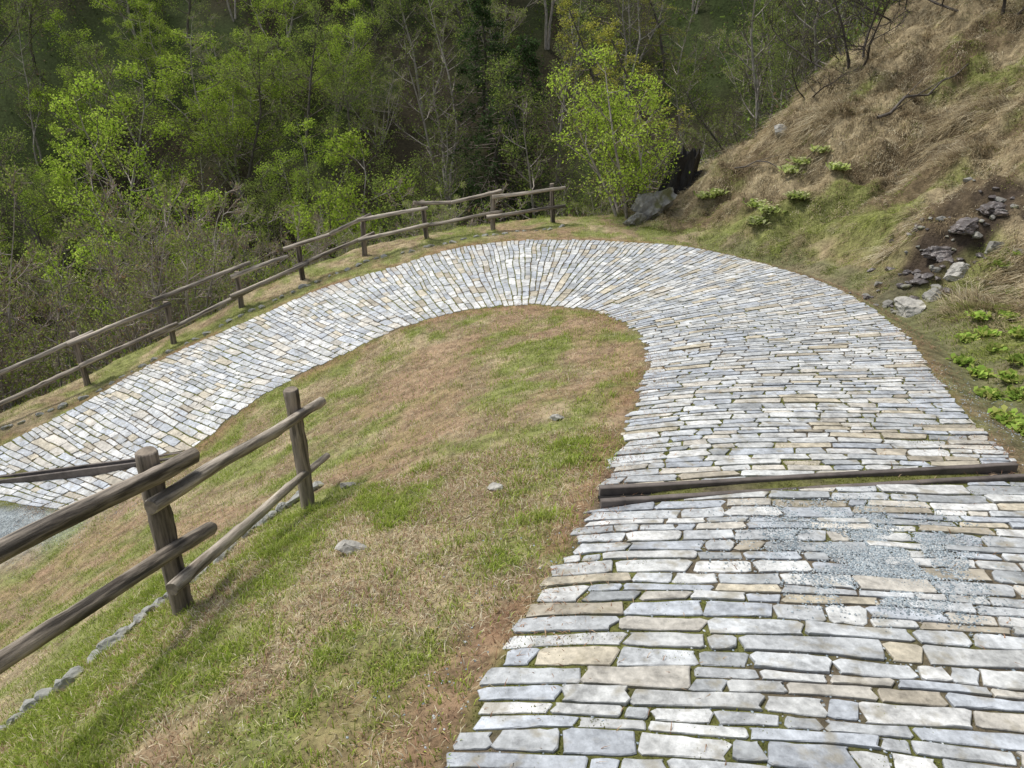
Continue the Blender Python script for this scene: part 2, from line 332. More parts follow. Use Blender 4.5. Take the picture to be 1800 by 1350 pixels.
# ---------------------------------------------------------------- tubes
def frame(d):
    d=d/np.linalg.norm(d); u=np.cross(d,[0,0,1.]) if abs(d[2])<.9 else np.cross(d,[1.,0,0]); u/=np.linalg.norm(u); return u,np.cross(d,u)
class TB:
    def __init__(s): s.V=[];s.F=[];s.n=0
    def tube(s,pts,rs,k):
        m=len(pts); ang=np.arange(k)*2*math.pi/k; u,w=frame(pts[-1]-pts[0]); ca=np.cos(ang)[:,None];sa=np.sin(ang)[:,None]
        for p,r in zip(pts,rs): s.V.append(p+r*(ca*u+sa*w))
        b=s.n
        for i in range(m-1):
            for q in range(k): s.F.append((b+i*k+q,b+i*k+(q+1)%k,b+(i+1)*k+(q+1)%k,b+(i+1)*k+q))
        s.n+=m*k
def log_mesh(L,r0,r1,bend=0,seed=0,sides=14,segs=14,chamfer=.008,knots=3):
    rr=random.Random(seed); V=[];Fq=[];kn=[(rr.random()*L,rr.random()*6.28) for _ in range(knots)]
    hs=[0]+[chamfer+(L-2*chamfer)*i/segs for i in range(segs+1)]+[L]
    ph=rr.random()*6
    for h in hs:
        t=h/L; r=r0+(r1-r0)*t
        if h in(0,L): r*=.86
        cx=bend*math.sin(math.pi*t)+.004*math.sin(h*4+ph); cy=.004*math.sin(h*5.3+ph*2)
        for q in range(sides):
            a=2*math.pi*q/sides; rv=r*(1+.06*math.sin(3*a+h*2+ph)+.03*rr.gauss(0,1))
            for kh,ka in kn:
                dd=math.cos(a-ka)
                if dd>.6: rv+=.025*math.exp(-((h-kh)/.035)**2)*(dd-.6)
            V.append((cx+rv*math.cos(a),cy+rv*math.sin(a),h))
    m=len(hs)
    for i in range(m-1):
        for q in range(sides): Fq.append((i*sides+q,i*sides+(q+1)%sides,(i+1)*sides+(q+1)%sides,(i+1)*sides+q))
    nf=len(Fq); Fq.append(tuple(range(sides))[::-1]); Fq.append(tuple((m-1)*sides+q for q in range(sides)))
    me=bpy.data.meshes.new("log"); me.from_pydata(V,[],Fq)
    for p in me.polygons: p.use_smooth=p.index<nf
    return me,nf
def place_log(name,p0,p1,r0,r1,mat,parent,base,bend=0,seed=0,roll=0,knots=5,sides=16):
    p0=np.array(p0,float);p1=np.array(p1,float); d=p1-p0; L=np.linalg.norm(d)
    me,nf=log_mesh(L,r0,r1,bend,seed,knots=knots,sides=sides,segs=24)
    o=link(name,me,[mat,M_end],parent); me.polygons[nf].material_index=1; me.polygons[nf+1].material_index=1
    o.rotation_mode='QUATERNION'; o.rotation_quaternion=Vector(d).to_track_quat('Z','Y')@Quaternion((0,0,1),roll)
    o.location=Vector(p0-np.array(base)); return o
b1=(-1.82,3.2,gz(-1.82,3.2))
f1=empty("wooden_fence",b1,"near log rail fence with two thick round posts on the grass slope","fence")
def R(x,y,z): return (x,y,z+CZ)
place_log("post",(-1.82,3.2,b1[2]-.15),R(-1.815,3.2,-1.815),.057,.054,M_post,f1,b1,seed=1)
g2=gz(-1.53,4.66); place_log("post",(-1.53,4.66,g2-.15),R(-1.53,4.66,-2.15),.053,.051,M_post,f1,b1,seed=2)
g3=gz(-2.13,1.72); place_log("post",(-2.13,1.72,g3-.15),R(-2.13,1.72,-1.45),.06,.06,M_post,f1,b1,seed=3)
place_log("rail",R(-2.075,1.15,-1.45),R(-1.69,3.42,-1.965),.040,.044,M_wood,f1,b1,seed=4)
place_log("rail",R(-1.745,3.0,-2.01),R(-1.42,5.0,-2.41),.039,.034,M_wood2,f1,b1,seed=5)
place_log("rail",R(-2.055,1.2,-1.85),R(-1.69,3.45,-2.45),.036,.040,M_wood,f1,b1,seed=6)
place_log("rail",R(-1.745,3.02,-2.53),R(-1.435,5.02,-2.885),.038,.025,M_wood2,f1,b1,seed=7,bend=.012)
b2=(FPW[4][0],FPW[4][1],gz(FPW[4][0],FPW[4][1]))
f2=empty("wooden_fence",b2,"long rustic log fence along the outer grass verge before the forest","fence")
for i,(a,b,Yp,tp) in enumerate(FP):
    w=FPW[i]; g=gz(w[0],w[1]); top=atY(a-2,tp,Yp)[2]
    place_log("post",(w[0],w[1],g-.2),(w[0]+random.gauss(0,.02),w[1]+random.gauss(0,.02),top),.048,.043,M_post,f2,b2,seed=20+i,sides=10)
def fpt(px,py,off=.1):
    r=ray(px,py); P=[np.array(w[:2]) for w in FPW]; P=[P[0]*2-P[1]]+P+[2*P[-1]-P[-2]]
    for i in range(len(P)-1):
        a=P[i]+np.array([.04,-off]);b=P[i+1]+np.array([.04,-off]); Mx=np.array([[r[0],-(b-a)[0]],[r[1],-(b-a)[1]]])
        t,u=np.linalg.solve(Mx,a)
        if -.02<=u<=1.02 and t>0: return np.array([r[0]*t,r[1]*t,CZ+r[2]*t])
    raise Exception("fpt %s"%px)
RL=[((-40,674),(165,583),.1),((118,606),(300,533),.18),((268,529),(440,461),.1),((405,487),(506,450),.18),((498,438),(590,409),.1),((580,412),(652,376),.15),((628,387),(752,365),.2),
((727,357),(800,356),.1),((792,357),(882,335),.14),((865,347),(994,330),.1),
((-40,728),(183,626),.1),((140,644),(312,568),.18),((268,594),(446,506),.1),((405,522),(543,462),.18),((516,470),(658,409),.1),((630,423),(754,394),.18),((738,399),(882,371),.1),((855,382),(994,361),.17)]
for i,(p,q,off) in enumerate(RL):
    a=fpt(*p,off);c=fpt(*q,off)
    place_log("rail",a,c,.038,.031,M_wood2 if i%3==0 else M_wood3,f2,b2,seed=40+i,bend=random.uniform(-.015,.015),sides=9)
# ---------------------------------------------------------------- drains
def drain(p0,p1,label):
    ts=np.linspace(.06,.94,14); q=p0[None]*(1-ts[:,None])+p1[None]*ts[:,None]; gzv=samp(GZ,q[:,0],q[:,1]); ln=np.polyfit(ts,gzv,1); zf=lambda t: float(np.polyval(ln,t))
    dv=max(float(np.max(gzv-np.polyval(ln,ts))),0)*.85
    c=(p0+p1)/2; bb=(c[0],c[1],zf(.5))
    e=empty("drainage_channel",bb,label,"drain")
    d=(p1-p0);L=np.linalg.norm(d);d=d/L;nrm=np.array([-d[1],d[0]])
    def beam(name,off,w,h0,h1,mat,t0=0,t1=1):
        V=[];Fc=[];K=18
        for i in range(K+1):
            t=t0+(t1-t0)*i/K; c_=p0+d*L*t; z=zf(t)+dv; jt=random.gauss(0,.0008)
            for (s_,hh) in ((-w,h0),(-w,h1-.004),(-w+.004,h1),(w-.004,h1),(w,h1-.004),(w,h0)):
                q=c_+nrm*(off+s_+jt); V.append((q[0]-bb[0],q[1]-bb[1],z+hh+jt*.5-bb[2]))
            if i:
                b=(i-1)*6
                for k in range(6): Fc.append((b+k,b+(k+1)%6,b+6+(k+1)%6,b+6+k))
        Fc.append((5,4,3,2,1,0)); b=K*6; Fc.append(tuple(b+k for k in range(6)))
        me=bpy.data.meshes.new(name); me.from_pydata(V,[],Fc); link(name,me,mat,e)
    beam("beam",-.060,.017,-.12,.012,M_drain); beam("beam",.060,.017,-.12,.013,M_drain,.01,1.01); beam("channel_bed",0,.042,-.14,-.028,M_slot,.005,.995)
drain(*DR[0],"dark timber drainage channel crossing the stone path on the right")
drain(*DR[1],"dark timber drainage channel crossing the stone path at far left")
# ---------------------------------------------------------------- rocks
def rock_mesh(dx,dy,dzz,seed,sub=3,cuts=11,amp=.07):
    bm=bmesh.new(); bmesh.ops.create_icosphere(bm,subdivisions=sub,radius=1); rr=random.Random(seed); pl=[]
    for _ in range(cuts):
        v=Vector((rr.gauss(0,1),rr.gauss(0,1),rr.gauss(0,.8))).normalized(); pl.append((v,rr.uniform(.42,.78)))
    for v in bm.verts:
        for nrm,dd in pl:
            k=v.co.dot(nrm)
            if k>dd: v.co-=nrm*(k-dd)*.97
        v.co*=1+amp*noise.noise(v.co*2.2+Vector((seed,seed*2,0)))+amp*noise.noise(v.co*5+Vector((seed,0,0)))+amp*.5*noise.noise(v.co*11)
        v.co.x*=dx*1.2;v.co.y*=dy*1.2;v.co.z*=dzz*1.2
    me=bpy.data.meshes.new("rock"); bm.to_mesh(me); bm.free(); return me
def rock(name,px,py,dx,dy,dzz,mat,seed,label,rot=0,tilt=(0,0),sink=.35,group=None,cat="rock",amp=.1):
    p=hit(px,py); o=link(name,rock_mesh(dx,dy,dzz,seed,sub=4 if dx>.15 else 3,amp=amp),mat); o.location=(p[0],p[1],p[2]+dzz*(1-2*sink)*.6); o.rotation_euler=(tilt[0],tilt[1],rot)
    return tag(o,label,cat,group)
rock("boulder",1146,378,.52,.26,.28,M_rock,12,"grey mossy boulder leaning at the foot of the slope below the charred stump",rot=.45,tilt=(0,-.75),sink=.05,cat="boulder",amp=.2)
rock("rock",1112,394,.24,.2,.15,M_rock,4,"small grey rock on the left flank of the mossy boulder",rot=.3,amp=.2)
rock("rock",1597,548,.2,.16,.15,M_rockp,5,"pale angular rock standing at the ditch edge below the bank",rot=.4,sink=.25)
rock("rock",1640,524,.16,.12,.08,M_rock,6,"flat grey rock just behind the pale ditch rock",rot=.9)
rock("rock",1680,482,.18,.12,.10,M_rockp,7,"pale blocky rock in the middle of the wet seep",rot=.2)
rock("rock",1748,438,.18,.13,.1,M_rock,8,"grey rock at the right picture edge above the seep",rot=1.2)
rock("rock",1700,400,.24,.17,.08,M_rockd,9,"dark wet rock at the top of the seep",rot=.3,amp=.2)
rock("rock",1740,372,.22,.18,.09,M_rockd,10,"dark wet rock highest up at the right of the seep",rot=1.0,amp=.2)
rock("rock",1645,445,.24,.15,.08,M_rockd,11,"dark wet ledge left of the seep below the dry grass",rot=.1,amp=.2)
rock("rock",1375,235,.26,.14,.12,M_rockp,12,"pale rock on the skyline of the grassy spur")
rs=random.Random(5)
for i in range(110):
    t=rs.random()*(len(SEEP)-1); k=int(t); q=SEEP[k]+(SEEP[min(k+1,len(SEEP)-1)]-SEEP[k])*(t-k)+np.array([rs.gauss(0,.34),rs.gauss(0,.34)]); s_=rs.uniform(.02,.075)
    o=link("rock",rock_mesh(s_*1.3,s_,s_*.6,200+i,sub=2),M_rockd if i%5<3 else M_rock); o.location=(q[0],q[1],gz(*q)+.01); o.rotation_euler=(0,0,rs.random()*6)
    tag(o,"small broken stone lying in the dark wet seep","rock","broken stones in the seep")
rock("stone",617,972,.085,.05,.045,M_rockp,14,"white lumpy stone lying in the grass beside the near fence",sink=.1,cat="stone")
rock("stone",980,738,.05,.035,.025,M_rockp,15,"small brownish stone alone in the middle of the grass island",sink=.1,cat="stone")
rock("stone",612,857,.06,.04,.03,M_rock,16,"small grey stone on the grass behind the second near post",sink=.1,cat="stone")
rock("stone",872,858,.05,.035,.02,M_rockp,17,"tiny pale stone in the grass halfway to the drain",sink=.1,cat="stone")
def edging(pts,sz,label,step,up):
    P=[hit(*p) for p in pts]; e=empty("stone_edging",tuple(P[0]),label,"stone edging"); base=P[0]; k=0
    for i in range(len(P)-1):
        a,b=P[i],P[i+1]; L=np.linalg.norm(b-a); t=0
        while t<L and k<95:
            c=a+(b-a)*t/L; s_=random.uniform(.7,1.3)*sz
            me=rock_mesh(s_*1.35,s_*.9,s_*.8,random.randint(0,999),sub=3,cuts=7,amp=.12); ox,oy=c[0]+random.gauss(0,.012),c[1]+random.gauss(0,.012)
            o=link("edging_stone",me,M_edge,e); o.location=(ox-base[0],oy-base[1],gz(ox,oy)+up*sz-base[2]); o.rotation_euler=(0,0,math.atan2(b[1]-a[1],b[0]-a[0])+random.gauss(0,.2))
            t+=s_*step*random.uniform(.85,1.25); k+=1
edging([(0,1290),(60,1245),(135,1190),(200,1135),(262,1080),(330,1030),(400,972),(480,908),(560,855)],.042,"row of small grey stones half sunk in grass under the near fence",2.3,.45)
edging([(10,752),(150,700),(300,618),(425,556),(540,503),(645,460),(755,434),(870,414),(1000,398)],.045,"low stone edging at the verge foot of the long far fence",4.4,0)
# ---------------------------------------------------------------- charred stump
sp=hit(1192,338); V=[];Fc=[]; K=28
prof=[(-.3,1.25),(0,1.1),(.15,.95),(.35,.88),(.55,.85),(.68,.9)]
jag=[random.uniform(.0,.25) for _ in range(K)]
for (z,r) in prof:
    for q in range(K):
        a=2*math.pi*q/K; rr_=.29*r*(1+.18*math.sin(5*a+.5)*(1.4-z)+random.gauss(0,.05))
        zz=z+(jag[q]*(z/.68)**2 if z>.3 else 0)
        V.append((rr_*math.cos(a)*1.15+z*.12,rr_*math.sin(a),zz))
for q in range(K):
    a=2*math.pi*q/K; V.append((.15*math.cos(a)+.08,.15*math.sin(a),.42+random.uniform(0,.15)))
for i in range(len(prof)):
    for q in range(K): Fc.append((i*K+q,i*K+(q+1)%K,(i+1)*K+(q+1)%K,(i+1)*K+q))
Fc.append(tuple(len(prof)*K+q for q in range(K)))
st=empty("tree_stump",tuple(sp),"black charred tree stump with a jagged top beside the leafy tree","stump")
me=bpy.data.meshes.new("stump"); me.from_pydata(V,[],Fc); link("trunk",me,M_char,st)
for (dx,dy) in ((-.7,-.15),(-.45,.3),(.5,-.1)):
    tb=TB(); P=[np.array([dx*t,dy*t,gz(sp[0]+dx*t,sp[1]+dy*t)-sp[2]+.16*(1-t)-.02]) for t in (.2,.45,.7,1.0)]; tb.tube(P,[.13,.10,.07,.03],8)
    link("root",mesh_np("root",np.vstack(tb.V),tb.F),M_char,st)
# ---------------------------------------------------------------- trees
def tree_meshes(name,seed,stems=1,H=5,lean=.15,r=.07,limbs=12,subs=6,twigs=5,start=.2,spread=.38,up=.35,leaves=4,ls=.05,lcols=((.16,.24,.03),),conic=False,leafj=.12,tr=.008,wander=.12,lvar=.3):
    rr=np.random.default_rng(seed); T=TB(); C=TB(); leafp=[]
    def grow(tb,p,d,L,r0,r1,k,segs,up_):
        P=[p];d=d/np.linalg.norm(d)
        for i in range(segs):
            d=d+rr.normal(0,wander,3)+np.array([0,0,up_*.25]); d/=np.linalg.norm(d); P.append(P[-1]+d*L/segs)
        tb.tube(P,np.linspace(r0,r1,segs+1),k); return P,d
    def at(P,t):
        u=t*(len(P)-1); i=min(int(u),len(P)-2); return P[i]+(P[i+1]-P[i])*(u-i),P[i+1]-P[i]
    for s_ in range(stems):
        a=rr.random()*6.28 if stems<4 else s_*6.28/stems+rr.random(); ln=lean*(0.4+rr.random()) if stems>1 else lean*.4
        d0=np.array([math.cos(a)*ln,math.sin(a)*ln,1]); hh=H*(1 if s_==0 else rr.uniform(.6,1))
        b0=np.array([math.cos(a),math.sin(a),0])*(.12 if stems>1 else 0)
        P,_=grow(T,b0-np.array([0,0,.3]),d0,hh,r*(1 if stems==1 else .8),r*.12,6,9,.15)
        for l in range(limbs):
            t=start+(1-start)*(l+rr.random())/limbs; p,dr=at(P,min(t,.98)); a=l*2.4+rr.random()
            Ll=H*spread*((1-t)*1.1+.12 if conic else (1.15-t)**.6)*rr.uniform(.7,1.15); rl=max(r*.45*(1.1-t),tr*1.3)
            d=np.array([math.cos(a),math.sin(a),up+rr.normal(0,.15)])
            Q,_=grow(T if not conic else C,p,d,Ll,rl,tr,4,5,up)
            for m in range(subs):
                t2=.2+.8*(m+rr.random())/subs; p2,dr2=at(Q,min(t2,.99)); d2=dr2/np.linalg.norm(dr2)+rr.normal(0,.55,3)+np.array([0,0,.15])
                L2=Ll*.45*(1.15-t2)*rr.uniform(.7,1.3)+.1
                W,_=grow(C,p2,d2,L2,tr*1.2,tr*.8,3,3,up)
                for q in range(twigs):
                    p3,dr3=at(W,min(.2+.8*(q+rr.random())/twigs,.99)); d3=dr3/np.linalg.norm(dr3)+rr.normal(0,.6,3)
                    L3=L2*.5*rr.uniform(.6,1.2)+.05
                    Xp,_=grow(C,p3,d3,L3,tr*.85,tr*.5,3,2,up)
                    for _l in range(leaves):
                        pp,_d=at(Xp,rr.random()*.99); leafp.append(pp+rr.normal(0,leafj,3))
    TV=np.vstack(T.V); tm=mesh_np(name+"_trunk",TV,T.F)
    CV=np.vstack(C.V); CF=np.array(C.F); nt_=len(CV); ntf=len(CF)
    Lp=np.array(leafp); m=len(Lp); u=rr.normal(0,1,(m,3)); u/=np.linalg.norm(u,axis=1,keepdims=True); w=np.cross(u,rr.normal(0,1,(m,3))); w/=np.linalg.norm(w,axis=1,keepdims=True)
    sz=(ls*rr.uniform(.6,1.3,(m,1)))
    LV=np.stack([Lp-u*sz,Lp+w*sz*.55,Lp+u*sz,Lp-w*sz*.55],1).reshape(-1,3); LF=nt_+np.arange(m*4).reshape(-1,4)
    lc=np.array(lcols)[rr.integers(0,len(lcols),m)]*rr.uniform(1-lvar,1+lvar,(m,1)); lc=np.repeat(lc,4,0)
    CV=np.vstack([CV,LV]); CF=np.vstack([CF,LF]); col=np.vstack([np.ones((nt_,3))*.1,lc]); mi=np.concatenate([np.zeros(ntf),np.ones(m)])
    cm=mesh_np(name+"_crown",CV,CF,col=col,mi=mi); return tm,cm,H
G1=(.38,.52,.06);G2=(.30,.43,.05);G3=(.45,.54,.11)
kinds={
 'bare':[tree_meshes("bare_shrub",s_,stems=6,H=5,lean=.45,r=.042,limbs=8,subs=6,twigs=5,leaves=2,ls=.022,leafj=.03,lcols=((.34,.39,.10),(.38,.25,.13),(.30,.37,.08)),tr=.0076,spread=.28) for s_ in (1,2,3)],
 'bud':[tree_meshes("budding_shrub",s_,stems=5,H=5,lean=.4,r=.045,limbs=8,subs=6,twigs=5,leaves=5,ls=.028,leafj=.05,lcols=((.34,.43,.08),(.26,.35,.07),(.38,.42,.13)),tr=.0075,spread=.31) for s_ in (11,12)],
 'green':[tree_meshes("leafy_tree",s_,stems=3,H=6,lean=.35,r=.06,limbs=12,subs=7,twigs=5,leaves=12,ls=.029,leafj=.08,lcols=(G1,G2,G3),spread=.30,tr=.007) for s_ in (21,22)],
 'olive':[tree_meshes("olive_tree",s_,stems=1,H=8,lean=.15,r=.09,limbs=20,subs=7,twigs=5,leaves=8,ls=.034,leafj=.14,lcols=((.21,.28,.06),(.27,.33,.075),(.14,.19,.045)),start=.25,spread=.27) for s_ in (31,32)],
 'grey':[tree_meshes("grey_tree",s_,stems=2,H=9,lean=.12,r=.085,limbs=14,subs=6,twigs=5,leaves=3,ls=.033,leafj=.07,lcols=((.24,.30,.07),(.18,.23,.055)),start=.3,spread=.2,up=.6,tr=.009) for s_ in (41,42,43)],
 'larch':[tree_meshes("larch",s_,stems=1,H=9,lean=.04,r=.1,limbs=46,subs=5,twigs=3,leaves=9,ls=.034,leafj=.05,lcols=((.46,.45,.09),(.37,.39,.07)),start=.12,spread=.22,up=-.02,conic=True,tr=.01) for s_ in (51,)],
 'ever':[tree_meshes("dark_evergreen",s_,stems=1,H=10,lean=.04,r=.12,limbs=60,subs=6,twigs=4,leaves=5,ls=.07,leafj=.09,lcols=((.045,.07,.025),(.06,.10,.035)),start=.1,spread=.25,up=-.1,conic=True,tr=.012) for s_ in (61,)],
 'dark':[tree_meshes("dark_bare_tree",s_,stems=5,H=4,lean=1.0,r=.045,limbs=8,subs=6,twigs=5,leaves=1,ls=.02,leafj=.03,lcols=((.25,.27,.07),),tr=.006,spread=.28,start=.2,wander=.18) for s_ in (91,92)],
 'hero':[tree_meshes("bend_tree",77,stems=6,H=4,lean=.44,r=.055,limbs=9,subs=6,twigs=5,leaves=7,ls=.029,leafj=.07,lcols=(G1,G3,(.35,.48,.06)),start=.15,spread=.33,tr=.007,up=.45)]}
MT={'bare':(M_bark,M_twig),'bud':(M_bark,M_twig),'green':(M_bark,M_twigd),'olive':(M_barkd,M_twigd),'grey':(M_bark,M_twigd),'larch':(M_barkd,M_twigd),'ever':(M_barkd,M_twigd),'hero':(M_bark,M_twigd),'dark':(M_black,M_black)}
for k_,l_ in kinds.items():
    for tm,cm,H in l_: tm.materials.append(MT[k_][0]); cm.materials.append(MT[k_][1]); cm.materials.append(M_leaf); tm.polygons.foreach_set("use_smooth",np.ones(len(tm.polygons),bool))
NM={'bare':'bare_shrub','bud':'budding_shrub','green':'leafy_tree','olive':'olive_green_tree','grey':'bare_tree','larch':'larch_tree','ever':'evergreen_tree','hero':'leafy_tree','dark':'dark_bare_tree'}
def tree(kind,x,y,h,label,group=None,wide=1,var=None,cat=None):
    v=kinds[kind]; tm,cm,H=v[(var if var is not None else random.randrange(len(v)))%len(v)]
    e=empty(NM[kind],(x,y,gz(x,y)-.05),label,cat or ("shrub" if kind in('bare','bud') else "tree"),group)
    s_=h/H; e.scale=(s_*wide,s_*wide,s_); e.rotation_euler=(0,0,random.random()*6.28)
    for nm,me in (("trunk",tm),("crown",cm)):
        o=bpy.data.objects.new(nm,me); COL.objects.link(o); o.parent=e
    return e
def ttop(kind,px,py,Yv,label,group=None,wide=1,var=None):
    p=atY(px,py,Yv); g=gz(p[0],Yv); return tree(kind,p[0],Yv,max(p[2]-g,1.2),label,group,wide,var)
p=atY(1105,358,15.2); e=tree('hero',p[0],15.2,(atY(1100,35,15.2)[2]-gz(p[0],15.2))*1.0,"fresh green young tree on the bend between fence end and charred stump",wide=1.05)
EX=[('green',525,178,20,"bright green leafy tree rising behind the middle of the far fence",.9),
('green',120,95,30,"rounded light green tree at the upper left above the bare shrubs",1.2),
('green',385,30,32,"vivid yellow green tree at the top left of the forest",1.25),
('green',560,-20,35,"tall vivid green tree at the top of the forest left of centre",1.25),
('green',260,-10,37,"pale green tree behind the vivid yellow green one",1.2),
('green',250,110,27,"light green tree standing between the two rounded upper left crowns",1.0),
('olive',20,150,28,"dull green tree at the far left picture edge",1.0),
('larch',1215,-25,19.5,"yellow green larch rising behind the young tree",1.3),
('olive',985,190,20,"thin olive sapling just left behind the young tree",.7),
('olive',1330,60,21,"olive green tree behind the grassy spur",1.0),
('olive',1420,20,22,"dull green tree behind the crest left of the crooked dark tree",1.0),
('grey',1500,-30,24,"slender grey tree behind the crest of the spur",1.2),
('olive',60,-30,46,"dark olive tree in the top left corner",1.2)]
for k_,px,py,Yv,lb,wd in EX: ttop(k_,px,py,Yv,lb,wide=wd)
placed=[]
def ok(x,y,dm):
    for a,b in placed:
        if (a-x)**2+(b-y)**2<dm*dm: return False
    placed.append((x,y)); return True
cnt=0;tries=0
while cnt<86 and tries<9000:
    tries+=1; x=random.uniform(-17,3.6); y=random.uniform(7,23)
    d=-float(sdist(np.array([x]),np.array([y]),BND)[0])
    if not(.8<d<9) or not ok(x,y,.92): continue
    g=gz(x,y); px=900+F*x/(y*1.0)
    tgt=np.interp(px,[0,200,400,470,560,700,1000,1100],[190,200,260,310,370,310,300,330])+random.uniform(-25,100)
    q=atY(px,tgt,y); h=q[2]-g
    if h<1.2: continue
    h=min(h,7)
    if random.random()<.58: tree('bare',x,y,h,"leafless many stemmed grey shrub growing below the long log fence","bare shrubs beyond the far fence",wide=min(1.0,3.5/h)**.5)
    else: tree('bud',x,y,h*.92,"shrub with small olive green buds growing below the long log fence","budding shrubs beyond the far fence",wide=min(1.0,3.5/h)**.5)
    cnt+=1
placed=[];cnt=0;tries=0
FL={'grey':("slender bare grey tree on the dark forest slope","bare grey trees of the forest slope"),
'olive':("dull olive green tree on the dark forest slope","olive trees of the forest slope"),
'green':("fresh light green tree on the left forest slope","light green trees of the forest slope"),
'bud':("budding many stemmed shrub on the forest slope","budding shrubs of the forest slope"),
'ever':("dark conical evergreen on the forest slope","evergreens of the forest slope"),
'larch':("yellowish larch on the forest slope","larches of the forest slope"),
'bare':("leafless many stemmed shrub on the forest slope","leafless shrubs of the forest slope")}
while cnt<170 and tries<9000:
    tries+=1; y=random.uniform(20,50); x=random.uniform(-.84*y-2,.70*y+2)
    d=-float(sdist(np.array([x]),np.array([y]),BND)[0])
    if d<5.0 or not ok(x,y,1.5+.02*y): continue
    px=900+F*x/y/1.0
    if px<600: k_=random.choices(['green','bud','olive','bare','grey'],[6,3,4,1,2] if y>27 else [1,5,3,4,2])[0]
    elif px<950: k_=random.choices(['grey','olive','bare','bud','ever'],[7,4,2,3,2])[0]
    else: k_=random.choices(['grey','olive','bud','larch'],[7,4,2,1])[0]
    if px>950 and y<27 and k_!='grey': k_='bud'
    h={'grey':random.uniform(6,9),'olive':random.uniform(5,8),'green':random.uniform(4,6),'bud':random.uniform(3.5,5),'ever':random.uniform(6,8),'larch':random.uniform(6,9),'bare':random.uniform(3.5,5.5)}[k_]
    tree(k_,x,y,h,*FL[k_],wide=1.15); cnt+=1
for (px,py,h,wd,lb) in [(1510,150,3.0,1.1,"dark leafless tree spreading its crooked branches over the crest of the spur"),(1435,195,1.6,1.3,"low dark leafless bush left of the crooked tree on the spur"),
    (1600,45,2.2,1.0,"dark crooked bush at the top edge of the picture on the spur"),(1785,55,3.5,1.1,"leaning dark tree at the top right corner of the bank"),(1320,250,1.2,1.2,"small dark twiggy bush low on the crest right of the stump")]:
    p=hit(px,py); tree('dark',p[0],p[1]+.5,h,lb,wide=wd)
# ---------------------------------------------------------------- blades
def blades(name,P,Hh,W,bend,rise,lean,col,label,cat):
    m=len(P); a=rng.random(m)*2*math.pi; side=np.stack([np.cos(a),np.sin(a),np.zeros(m)],1)*(W/2)[:,None]
    up=np.array([0,0,1.])
    midp=P+bend*(Hh*lean*.4)[:,None]+up*(Hh*rise*.68)[:,None]; tip=P+bend*(Hh*lean)[:,None]+up*(Hh*rise)[:,None]
    base=P-up*.01
    V=np.stack([base-side,base+side,midp-side*.8,midp+side*.8,tip],1).reshape(-1,3); k=np.arange(m)[:,None]*5
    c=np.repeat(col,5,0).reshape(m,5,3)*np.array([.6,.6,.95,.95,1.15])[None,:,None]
    o=link(name,mesh_np(name,V,k+np.array([[0,1,3,2]]),k+np.array([[2,3,4]]),col=c.reshape(-1,3)),M_blade)
    return tag(o,label,cat,kind="stuff")
def pick(cols,m,v=.3): return np.array(cols)[rng.integers(0,len(cols),m)]*rng.uniform(1-v,1+v,(m,1))
def rb(m):
    a=rng.random(m)*2*math.pi; return np.stack([np.cos(a),np.sin(a),np.zeros(m)],1)
x=np.concatenate([rng.uniform(-5.5,1.4,260000),rng.uniform(-2.8,1.0,200000),rng.uniform(-9,4,190000)])
y=np.concatenate([rng.uniform(.4,9.6,260000),rng.uniform(.5,4.5,200000),rng.uniform(7,15.8,190000)])
pd=samp(GPD,x,y);e_=samp(GE,x,y);d_=samp(GD,x,y)
keep=(pd>.0)&(e_<.9)&(d_<.35)&(gravw(x,y)<rng.random(len(x))*.5); x,y,pd=x[keep],y[keep],pd[keep]
worn=sst(.56,.68,fbm(x,y,1.1,43))
gr=.3*fbm(x,y,.8,31)+.7*fbm(x,y,3.2,33)+.08*sst(.9,.2,pd)+.12*np.exp(-((x-.5)**2+(y-8.2)**2)/2.5)-.07*np.exp(-((x+1.6)**2+(y-7.6)**2)/2.5)-.12*worn; cl=fbm(x,y,7,81,3)
isg=rng.random(len(x))<sst(.38,.62,gr)*.62+.20
dens=sst(.36,.6,cl)*.75+.25; k=rng.random(len(x))<np.where(isg,dens,.6)*(.35+.65*sst(0,.25,pd))*(1-.5*worn); x,y,pd,isg,cl=x[k],y[k],pd[k],isg[k],cl[k]
z=samp(GZ,x,y)
m=isg; n_=m.sum(); hh=rng.uniform(.010,.034,n_)*(1+1.2*sst(.62,.8,cl[m]))
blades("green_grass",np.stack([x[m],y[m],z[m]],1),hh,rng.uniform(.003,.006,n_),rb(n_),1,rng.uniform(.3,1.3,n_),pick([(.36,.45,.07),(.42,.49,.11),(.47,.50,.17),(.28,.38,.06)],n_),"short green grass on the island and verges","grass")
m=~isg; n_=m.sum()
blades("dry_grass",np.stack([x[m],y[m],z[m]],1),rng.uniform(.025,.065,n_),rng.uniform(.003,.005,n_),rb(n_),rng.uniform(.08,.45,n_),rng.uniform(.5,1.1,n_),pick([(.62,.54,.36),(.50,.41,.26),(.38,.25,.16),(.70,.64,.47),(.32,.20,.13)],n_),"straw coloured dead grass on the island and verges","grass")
print("island blades",len(x))
nt_=27000
tx_=rng.uniform(2,13,nt_);ty_=rng.uniform(1,20,nt_)
te=samp(GE,tx_,ty_);td=samp(GD,tx_,ty_); w=fbm(tx_,ty_,.9,91)
k=(te>.5)&(td<1.6)&(rng.random(nt_)<sst(.34,.52,w)*.55+.45)&(rng.random(nt_)>seepw(tx_,ty_)*1.1)&(np.abs(tx_)<ty_*.8+2.5); tx_,ty_,te=tx_[k],ty_[k],te[k]
